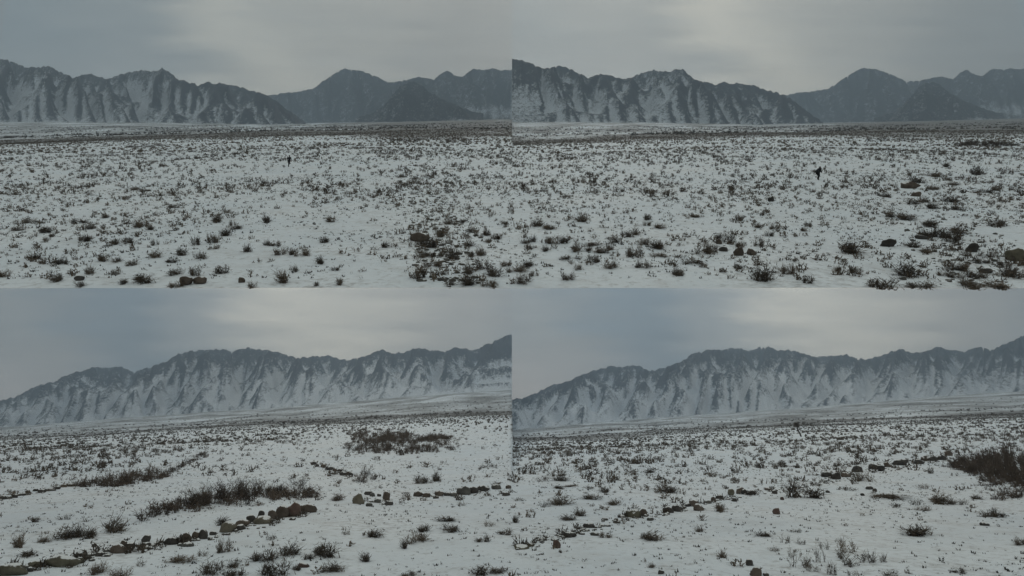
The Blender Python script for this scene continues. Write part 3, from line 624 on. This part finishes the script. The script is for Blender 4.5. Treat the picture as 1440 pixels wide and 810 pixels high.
def rubble(line, n, s0, s1, spread, label, seed, wide=2.0):
    r = np.random.default_rng(seed); pts_ = np.array(line, float); seg = np.r_[0, np.cumsum(np.hypot(*np.diff(pts_, axis=0).T))]
    q = r.uniform(0, seg[-1], n); px = np.interp(q, seg, pts_[:, 0]); py = np.interp(q, seg, pts_[:, 1]) + r.normal(size=n) * spread
    P = hit(px + r.normal(size=n) * wide, py); pr = []
    for i in range(6):
        bm = bmesh.new(); bmesh.ops.create_icosphere(bm, subdivisions=1, radius=.5)
        for v in bm.verts: v.co *= r.uniform(.7, 1.15); v.co.z *= .9
        bmesh.ops.triangulate(bm, faces=bm.faces); bm.verts.ensure_lookup_table()
        pr.append((np.array([v.co[:] for v in bm.verts], np.float32), np.array([[v.index for v in f.verts] for f in bm.faces], np.int32))); bm.free()
    s_ = np.exp(r.uniform(math.log(s0), math.log(s1), n))
    scatter('rubble', pr, P, s_, s_ * r.uniform(.6, 1.0, n), MAT['grey'], label, 'rubble', seed)
    k = n // 4; i_ = r.integers(n, size=k); P2 = P[i_] + np.c_[r.normal(size=(k, 2)) * .25, np.zeros(k)]; P2[:, 2] = P[i_, 2]
    s2 = r.uniform(.18, .5, k); scatter('grass_fringe', MID, P2, s2, s2 * .7, MAT['shrub'], label.replace('rubble of small dark stones', 'dry grass fringe'), 'grass', seed + 1)
rubble([(0, 806), (90, 794), (160, 776), (240, 766), (290, 757), (340, 744), (385, 732), (440, 720)], 210, .08, .34, 2.6, 'rubble of small dark stones along the boulder row', 3001)
rubble([(500, 706), (550, 706), (590, 699), (660, 694), (719, 688)], 90, .08, .28, 2.8, 'rubble of small dark stones along the open stone row', 3005)
rubble([(436, 653), (460, 660), (500, 671)], 70, .10, .38, 2.6, 'rubble of small dark stones along the curved wall', 3009, 4.0)
rubble([(572, 205), (590, 260), (615, 330), (640, 398)], 420, .10, .42, 3.0, 'rubble of small dark stones in the brushy strip of the hillside', 3021, 24.0)
rubble([(1290, 215), (1320, 270), (1345, 340), (1370, 398)], 260, .10, .36, 3.0, 'rubble of small dark stones on the bouldery side of the hillside', 3025, 34.0)
rubble([(0, 702), (60, 691), (108, 681)], 50, .12, .35, 1.2, 'rubble of small dark stones along the thin stone line', 3013)
rubble([(722, 772), (800, 752), (890, 727), (960, 716), (1010, 704), (1060, 693), (1130, 686), (1180, 672), (1240, 660), (1300, 650), (1352, 642)], 380, .09, .36, 2.6, 'rubble of small dark stones along the long stone row', 3017)

# ------------------------------------------------------------------ bare bushes, trees, thickets
def branch_sets(seed, stems=7, lean=.35, w=1.0, h=1.0, thick=.022):
    """(stem verts/tris, twig verts/tris) of a leafless bush about w wide and h high"""
    r = np.random.default_rng(seed); S = ([], []); Tw = ([], [])
    def seg(buf, p, q, a, b):
        V, T = buf; d = q - p; n = np.cross(d, r.normal(size=3)); n /= np.linalg.norm(n) + 1e-9; m = np.cross(d, n); m /= np.linalg.norm(m) + 1e-9; k = len(V)
        for c, wd in ((p, a), (q, b)):
            for j in range(3):
                an = j * 2.094; V.append(c + (n * math.cos(an) + m * math.sin(an)) * wd)
        for j in range(3):
            j2 = (j + 1) % 3; T.extend([(k + j, k + j2, k + 3 + j2), (k + j, k + 3 + j2, k + 3 + j)])
    def grow(p, d, ln, wd, lev):
        for i in range(3):
            d = d + r.normal(size=3) * (.16 + .06 * lev); d[2] += .05; d /= np.linalg.norm(d)
            wd = max(wd, (.012, .008, .006)[lev]); q = p + d * ln / 3; seg(S if lev == 0 else Tw, p, q, wd, wd * .72); wd *= .72
            if lev < 2:
                for _ in range(2 if lev == 0 else 2):
                    grow(q, d * .8 + r.normal(size=3) * .55, ln * r.uniform(.35, .55), wd * .75, lev + 1)
            p = q
    for i in range(stems):
        a = r.uniform(0, 6.283); rad = r.uniform(0, .22) * w
        p = np.array([math.cos(a) * rad, math.sin(a) * rad, -.05]); tl = r.uniform(0, lean * 2)
        grow(p, np.array([math.cos(a) * tl * w, math.sin(a) * tl * w, 1.0]), h * r.uniform(.55, .8), thick * r.uniform(.7, 1.2), 0)
    out = []
    for V, T in (S, Tw): out.append((np.array(V, np.float32), np.array(T, np.int32)))
    return out
BARE = [(247,713,34,30,1),(262,711,26,34,2),(274,715,30,34,8),(301,707,32,38,9),(315,705,24,32,8),(334,701,30,36,9),(348,709,27,36,9),(361,697,22,28,7),(375,698,16,20,6),(391,697,24,20,8),(420,699,40,24,10),(420,688,34,28,6),(437,700,22,16,7),(246,721,28,12,7),(212,727,32,22,7),(201,733,24,20,6),(505,678,28,15,10),(511,672,20,22,5),(524,675,13,10,6),(230,724,30,14,8),(288,711,26,26,8)]
P = hit([b[0] for b in BARE], [b[1] for b in BARE]); mm = px_size(P)
for i, (px, py, w, h, st) in enumerate(BARE):
    wm, hm = w * mm[i], h * mm[i]
    (sv, stri), (tv, ttri) = branch_sets(900 + i, st if st < 3 else int(st * 1.7), lean=.30 * wm / hm, w=wm, h=hm * .82, thick=.014 + .004 * (8 / (st + 2)))
    root = link('bare_bush', None); root.location = P[i]
    link('stem', mesh_np('stem', sv, stri), MAT['bark'], root); tag(link('twigs', mesh_np('twigs', tv, ttri), MAT['bare'], root), kind='stuff')
    kind = 'leaning, few stemmed' if st <= 2 else 'tall dense' if h > 27 else 'low brushy' if h < .62 * w else 'mid height'
    where = 'at the curved stone wall' if px > 470 else 'in the thicket row behind the boulders'
    tag(root, f'{kind} leafless bush with dark twigs {where}', 'bush', f'{kind} bare bushes {where}')
def tree(px, py, h, lean, label, seed):
    P0 = hit([px], [py])[0]; hm = h * px_size(P0[None])[0]
    r = np.random.default_rng(seed)
    root = link('gnarled_tree', None); root.location = P0
    def tube(pts, rad, n=7):
        V = []; Fc = []
        for k, (p, w) in enumerate(zip(pts, rad)):
            for j in range(n): V.append((p[0] + w * math.cos(6.283 * j / n), p[1] + w * math.sin(6.283 * j / n), p[2]))
        for k in range(len(pts) - 1):
            for j in range(n): Fc.append((k * n + j, k * n + (j + 1) % n, (k + 1) * n + (j + 1) % n, (k + 1) * n + j))
        return np.array(V), np.array(Fc)
    ptsT = [np.array([lean * hm * (t ** .8) + .03 * hm * math.sin(7 * t + seed), .02 * hm * math.sin(5 * t), -.1 + hm * .74 * t]) for t in np.linspace(0, 1, 7)]
    link('trunk', mesh_np('trunk', *tube(ptsT, np.linspace(.085, .05, 7) * hm * .7), True), MAT['bark'], root)
    for k, (t, dx, dz) in enumerate(((3, -.26, .12), (4, .15, .16), (4, -.16, .2), (6, -.10, .2), (6, .08, .24), (5, -.2, .06))):
        a = ptsT[t]; b = a + np.array([dx, r.normal() * .1, dz]) * hm
        mid = (a + b) / 2 + r.normal(size=3) * .02 * hm
        link('limb', mesh_np('limb', *tube([a, mid, b], np.array([.030, .02, .01]) * hm * .6, 5), True), MAT['bark'], root)
    V, T = twig_mesh(150, seed + 5, spread=1.3, thick=.015); VV = []; TT = []
    for k, (cx, cz, s) in enumerate(((lean - .02, .68, .26), (lean - .24, .44, .17), (lean + .08, .60, .15), (lean - .02, .80, .18))):
        q = V.copy(); q *= np.array([s, s, s * .85]) * hm; q += np.array([cx, 0, cz]) * hm; TT.append(T + len(V) * k); VV.append(q)
    link('crown', mesh_np('crown', np.concatenate(VV), np.concatenate(TT)), MAT['bare'], root)
    tag(root, label, 'tree', 'lone gnarled trees on the plain')
tree(1127, 614, 21, -.26, 'lone gnarled tree with leaning trunk standing above the scrub', 31)
tree(399, 603, 11, -.05, 'tiny distant dark tree above the scrub beyond the dark thickets', 37)

def thicket(poly_x, y_base, y_front, n, size, hgt, label, seed, cat='thicket'):
    """mass of bare stems: rows of points between a back and a front line in the photo"""
    r = np.random.default_rng(seed); u = r.uniform(0, 1, n)
    px = poly_x[0] + (poly_x[-1] - poly_x[0]) * u
    xs = np.linspace(0, 1, len(y_base)); yb = np.interp(u, xs, y_base); yf = np.interp(u, xs, y_front)
    out_ = r.uniform(0, 1, n) < .28; py = yb + (yf - yb) * r.uniform(0, 1, n) + r.normal(size=n) * np.where(out_, .45, .12) * np.abs(yf - yb); px = px + r.normal(size=n) * np.where(out_, 9, 2)
    P = hit(px, py); edge = np.interp(u, [0, .12, .5, .9, 1], [.45, .8, 1, .8, .4])
    rag = fbm(px / 9.0, py / 3.0, seed, 3); keep = (rag > -.42) & (r.uniform(0, 1, n) < edge + .25); P = P[keep]; n = len(P)
    edge = edge[keep] * (.75 + .7 * rag[keep])
    pr = [twig_mesh(18, seed + 3 + i, spread=.8, thick=.013, upright=.9, fork=3, lobes=2) for i in range(6)]
    s = size * r.uniform(.5, 1.4, n); hh = hgt * r.uniform(.5, 1.35, n) * np.clip(edge, .25, 1.3); oo = out_[keep]; s[oo] *= .6; hh[oo] *= .55
    return scatter('thicket', pr, P, s, hh, MAT['bare'], label, cat, seed, None)
thicket((488, 634), [608, 609, 613, 616], [622, 623, 622, 620], 360, 1.2, 1.2, 'long dark thicket of bare stems, the farther of two strips on the snow', 1001)
thicket((486, 640), [624, 629, 628, 622], [638, 639, 638, 634], 190, 1.0, .95, 'dark thicket strip of bare stems nearer the curved stone wall', 1002)
thicket((1338, 1510), [652, 646, 641, 640], [660, 671, 682, 690], 380, .95, 1.3, 'broad dark thicket of bare stems ending the long stone row', 1003)
thicket((1375, 1480), [672, 678, 684], [692, 698, 704], 70, .7, .6, 'ragged fringe of low bare stems below the broad thicket', 1006)
thicket((104, 238), [681, 671, 662], [687, 683, 670], 110, .8, .75, 'strip of dark brush along the end of the thin stone line', 1004)
thicket((234, 292), [664, 652, 632], [667, 656, 635], 60, .7, .5, 'narrow brush strip climbing on across the scrub plain', 1007)
thicket((1344, 1430), [202, 201, 202], [206, 206, 206], 150, 1.3, 1.0, 'long dark flat thicket on the upper part of the hillside', 1005)
thicket((1215, 1300), [196, 195, 196], [199, 199, 198], 70, 1.2, .7, 'thin dark scrub strip beside the long hillside thicket', 1012)
thicket((540, 594), [196, 196, 196], [200, 200, 199], 80, 1.3, .8, 'dark scrub strip high on the hillside past the upright walker', 1008)
thicket((616, 662), [195, 195, 196], [201, 201, 200], 70, 1.3, .9, 'short dark scrub patch high on the hillside', 1009)
thicket((176, 236), [205, 204, 203], [208, 207, 206], 70, 1.2, .6, 'narrow dark scrub streak on the far hillside below the belt', 1010)
thicket((335, 470), [620, 618, 616], [628, 624, 619], 60, .8, .5, 'broken scrub line crossing the plain behind the bare thicket', 1011)

thicket((222, 300), [712, 704, 700], [722, 718, 712], 45, .8, .6, 'wispy low stems filling the west half of the bare bush row', 1013)
thicket((296, 446), [698, 694, 690], [712, 706, 700], 85, .8, .65, 'wispy low stems filling the east half of the bare bush row', 1014)

# ------------------------------------------------------------------ scattered scrub (uncountable)
def sample(upper, n, d0, d1, az_lim=AZP * 1.16, power=2.0):
    """points evenly spread over ground area (or thinned with distance)"""
    r = RNG; az = r.uniform(-az_lim, az_lim, n); q = r.uniform(0, 1, n)
    d = (d0**power + (d1**power - d0**power) * q) ** (1 / power)
    z = up_z(az, d) if upper else low_z(az, d)
    return az, d, np.stack([az * d, d, z], 1)
def mask_up(az, d, P):
    d = d / Q; u = panel_u(az); x = P[:, 0] / Q ** .5
    cl = fbm(x / 9, d / 26, 201, 3)
    m = .60 + .75 * cl
    qx, qy = project(P[:, 0], P[:, 1], P[:, 2]); m = m + .45 * np.exp(-((qx - np.interp(qy, [170, 250, 405], [575, 590, 640])) / 55) ** 2)
    m = m + .35 * sstep(.6, .95, u) * sstep(80, 200, d)
    belt = np.exp(-((np.log(d) - np.log(560 + 240 * u)) / .18) ** 2) * (1 - sstep(.75, .95, u))
    clear = sstep(.25, .55, fbm(x / 30, d / 60, 207, 2))
    streak = fbm(x / 140, d / 90, 209, 3)
    return np.where(d > 850, np.clip(.25 + 1.3 * streak, .02, .9), np.clip(m * (1 - .75 * clear) + 1.2 * belt, 0.03, 1))
def mask_low(az, d, P):
    px, py = project(P[:, 0], P[:, 1], P[:, 2]); u = panel_u(az); lx = u * 720; ly = py - 405; left = az < 0
    path = np.interp(lx, [0, 105, 235, 290, 480, 720], [290, 272, 250, 226, 205, 190]); row = np.interp(lx, [0, 160, 300, 450, 720], [352, 318, 284, 264, 232])
    line = np.where(left, path, row)
    cl = fbm(P[:, 0] / 10, d / 30, 211, 3)
    above = np.where(ly < line, 1.0, .24) * (1 - .45 * (left & (lx > 480) & (ly > 200)))
    d = d / Q; streak = fbm(P[:, 0] / 160, d / 110, 213, 3)
    return np.where(d > 950, np.clip(.12 + 1.2 * streak, .01, .8) * (1 - .6 * sstep(1400, 2300, d)), np.clip((.62 + .6 * cl) * above, .015, 1))
KEEP_OPEN = [(406, 234, 6, -2, 7), (1153, 253, 9, -3, 8), (1124, 614, 9, -4, 6), (399, 603, 5, -1, 3), (1280, 264, 15, -1, 6), (590, 338, 15, -1, 7)]   # open snow around people and landmarks
def scrub(name, upper, mask, specs, labels):
    for (proto, n, d0, d1, s0, s1, mat, pw), label in zip(specs, labels):
        az, d, P = sample(upper, n, max(d0 * Q, LIP + .2) if upper else d0 * Q, d1 * Q, power=pw)
        keep = RNG.uniform(0, 1, n) < mask(az, d, P); P = P[keep]
        qx, qy = project(P[:, 0], P[:, 1], P[:, 2]); ok = np.ones(len(P), bool)
        for cx, cy_, rx, y0, y1 in KEEP_OPEN: ok &= ~((np.abs(qx - cx) < rx) & (qy > cy_ + y0) & (qy < cy_ + y1))
        P = P[ok]; s = np.exp(RNG.uniform(math.log(s0), math.log(s1), len(P)))
        P[:, 2] -= .01
        scatter(name, proto, P, s, s * RNG.uniform(.45, .85, len(P)), MAT[mat], label, 'scrub' if name == 'scrub' else 'tufts', int(d1))
scrub('scrub', True, mask_up, [
    (MID, 5200, 46, 115, .16, .46, 'shrub', 2), (MID, 9500, 95, 260, .25, .72, 'shrub', 2), (FAR, 42000, 250, 950, .4, 1.0, 'shrub', 1.6), (FAR, 16000, 850, 2100, 1.2, 3.2, 'shrub', 1.5)],
    ['small grey shrubs strewn over the lower part of the snow hillside', 'countless shrubs dotting the middle of the snow hillside', 'far scrub speckling the upper snow hillside below the mountains', 'faint scrub bands at the foot of the streaked mountains'])
scrub('scrub', False, mask_low, [
    (MID, 1500, 34, 110, .15, .55, 'shrub', 2), (MID, 6400, 90, 280, .35, .95, 'shrub', 2), (FAR, 34000, 250, 1000, .45, 1.1, 'shrub', 1.6), (FAR, 14000, 900, 2400, 1.2, 3.2, 'shrub', 1.5)],
    ['small grey shrubs strewn over the near snow of the plain', 'countless shrubs dotting the middle of the snowy plain', 'far scrub speckling the plain towards the mountain foot', 'faint scrub bands on the fan below the snowy mountains'])
ones = lambda az, d, P: np.clip(.55 + .9 * fbm(P[:, 0] / 4, d / 9, 221, 3), .06, 1)
scrub('tufts', True, ones, [(SPECK, 26000, 46, 130, .06, .24, 'speck', 1.7), (SPECK, 16000, 110, 330, .14, .34, 'speck', 1.7)], ['tiny dark tufts and pebbles peppering the lower snow hillside', 'tiny dark tufts peppering the middle of the snow hillside'])
scrub('tufts', False, ones, [(SPECK, 21000, 34, 130, .05, .20, 'speck', 1.7), (SPECK, 11000, 110, 330, .14, .32, 'speck', 1.7)], ['tiny dark tufts and pebbles peppering the near snowy plain', 'tiny dark tufts peppering the middle of the snowy plain'])

# ------------------------------------------------------------------ people
def limb_cloud(segs, voxel):
    """tapered limbs fused into one continuous surface"""
    bm = bmesh.new()
    for p, q, a, b in segs:
        p, q = Vector(p), Vector(q); d = q - p; n = max(2, int(d.length / (min(a, b) * .5)) + 1)
        for i in range(n + 1):
            t = i / n; bmesh.ops.create_icosphere(bm, subdivisions=2, radius=a + (b - a) * t, matrix=Matrix.Translation(p + d * t))
    me = bpy.data.meshes.new('tmp'); bm.to_mesh(me); bm.free()
    o = bpy.data.objects.new('tmp', me); COL.objects.link(o)
    md = o.modifiers.new('r', 'REMESH'); md.mode = 'VOXEL'; md.voxel_size = voxel
    sm = o.modifiers.new('s', 'SMOOTH'); sm.iterations = 2; sm.factor = .5
    dg = bpy.context.evaluated_depsgraph_get(); res = bpy.data.meshes.new_from_object(o.evaluated_get(dg))
    bpy.data.objects.remove(o); bpy.data.meshes.remove(me)
    res.polygons.foreach_set('use_smooth', np.ones(len(res.polygons), bool)); return res
def person(px, py, rotz, pose, label, bulk=1.0):
    J = {k: Vector(v) for k, v in pose.items()}
    P0 = hit([px], [py])[0]
    up = (J['head'] - J['neck']).normalized(); fwd = Vector((0, 1, 0)); fwd = (fwd - up * fwd.dot(up)).normalized(); side = fwd.cross(up)
    hd = J['head']
    body = [(J['hip'], J['chest'], .13, .135), (J['chest'], J['neck'], .12, .06), (J['neck'], hd - up * .04, .055, .06),
            (hd - up * .02, hd + up * .05, .088, .092), (hd + fwd * .03 - up * .07, hd + fwd * .045 - up * .03, .055, .06),
            (hd + fwd * .095 - up * .02, hd + fwd * .108 - up * .035, .012, .014),
            (hd + side * .092, hd + side * .094 - up * .04, .014, .012), (hd - side * .092, hd - side * .094 - up * .04, .014, .012)]
    jacket = [(J['hip'] + Vector((0, 0, -.04)), J['chest'], .165, .175), (J['chest'], J['neck'] - up * .03, .165, .085)]
    trous = [(J['hip'] + Vector((-.06, 0, -.02)), J['hip'] + Vector((.06, 0, -.02)), .14, .14)]
    boots = []
    for s in 'lr':
        sh, el, wr, hp, kn, an = (J[k + s] for k in ('sh', 'el', 'wr', 'hp', 'kn', 'an'))
        body += [(sh, el, .05, .042), (el, wr, .04, .03), (hp, kn, .08, .055), (kn, an, .055, .04), (an, an + Vector((0, .15, -.05)), .045, .035)]
        jacket += [(J['chest'] + (sh - J['chest']) * .4, sh, .10, .078), (sh, el, .078, .062), (el, wr - (wr - el) * .05, .06, .048)]
        trous += [(hp, kn, .105, .082), (kn, an + Vector((0, 0, .02)), .08, .066)]
        boots.append([(an + Vector((0, -.02, -.01)), an + Vector((0, -.02, -.05)), .055, .05), (an + Vector((0, 0, -.055)), an + Vector((0, .17, -.06)), .048, .042)])
        d = (wr - el).normalized(); a = Vector((0, 1, 0)); a = (a - d * a.dot(d)).normalized(); n = d.cross(a)
        body.append((wr, wr + d * .075, .028, .036)); body += [(wr + d * .04 - a * .025, wr + d * .075 + a * .03, .022, .022)]
        for k, (off, ln) in enumerate(((-.030, .07), (-.010, .082), (.010, .078), (.030, .06))):
            b0 = wr + d * .08 + a * off; b1 = b0 + d * ln * .55 + n * .008; b2 = b1 + d * ln * .4 + n * .028
            body += [(b0, b1, .0095, .009), (b1, b2, .009, .008)]
        t0 = wr + d * .03 + a * .035; t1 = t0 + d * .03 + a * .03; body += [(t0, t1, .012, .011), (t1, t1 + d * .03 + n * .006, .011, .009)]
    me = limb_cloud(body, .011); o = link('person', me, MAT['skin']); o.location = P0; o.rotation_euler = (0, 0, rotz)
    link('jacket', limb_cloud([(p_, q_, a_ * bulk, b_ * bulk) for p_, q_, a_, b_ in jacket], .022), MAT['cloth'], o); link('trousers', limb_cloud([(p_, q_, a_ * bulk, b_ * bulk) for p_, q_, a_, b_ in trous], .022), MAT['cloth'], o)
    for bt in boots: link('boot', limb_cloud(bt, .015), MAT['boot'], o)
    link('hair', limb_cloud([(hd + up * .015 - fwd * .03, hd + up * .075 - fwd * .01, .098, .085), (hd - fwd * .05 - up * .05, hd - fwd * .03, .075, .09)], .016), MAT['hair'], o)
    tag(o, label, 'person', 'people walking on the hillside')
person(406, 234.5, math.radians(-4), dict(hip=(0, 0, .92), chest=(0, .04, 1.28), neck=(0, .03, 1.50), head=(0, .06, 1.64),
    shl=(-.19, .03, 1.42), ell=(-.30, -.02, 1.16), wrl=(-.24, .10, .97), shr=(.19, .03, 1.42), elr=(.30, -.02, 1.16), wrr=(.24, .10, .97),
    hpl=(-.09, 0, .90), knl=(-.08, .12, .50), anl=(-.06, .06, .09), hpr=(.09, 0, .90), knr=(.07, -.02, .48), anr=(.05, -.22, .12)),
    'person in black walking upright on the snow hillside among shrubs')
person(1151.5, 253, math.radians(-58), dict(hip=(0, -.05, .86), chest=(0, .20, 1.20), neck=(0, .36, 1.40), head=(0, .44, 1.53),
    shl=(-.19, .28, 1.33), ell=(-.30, .05, 1.12), wrl=(-.26, .02, .86), shr=(.19, .28, 1.33), elr=(.27, .10, 1.08), wrr=(.22, .30, .90),
    hpl=(-.09, -.05, .84), knl=(-.09, .22, .52), anl=(-.08, .02, .12), hpr=(.09, -.05, .84), knr=(.09, -.02, .46), anr=(.08, -.30, .10)),
    'person in black stooping forward while walking on the snow hillside', 1.3)

# ------------------------------------------------------------------ haze
def haze():
    m = bpy.data.materials.new('haze'); m.use_nodes = True; nt = m.node_tree; nt.nodes.clear()
    v = N(nt, 'ShaderNodeVolumePrincipled'); v.inputs['Color'].default_value = (.65, .80, .95, 1); v.inputs['Density'].default_value = HAZE; v.inputs['Anisotropy'].default_value = 0.0
    o = N(nt, 'ShaderNodeOutputMaterial'); L(nt, v.outputs[0], o.inputs['Volume'])
    x, y0, y1, z0, z1 = 7600, -40, 6600, -420, 4200
    vs = [(sx * x, y, z) for z in (z0, z1) for y in (y0, y1) for sx in (-1, 1)]
    me = mesh_np('haze', vs, [(0, 2, 3, 1), (4, 5, 7, 6), (0, 1, 5, 4), (2, 6, 7, 3), (0, 4, 6, 2), (1, 3, 7, 5)])
    tag(link('haze', me, m), kind='stuff')
HAZE = 1.3e-4
haze()
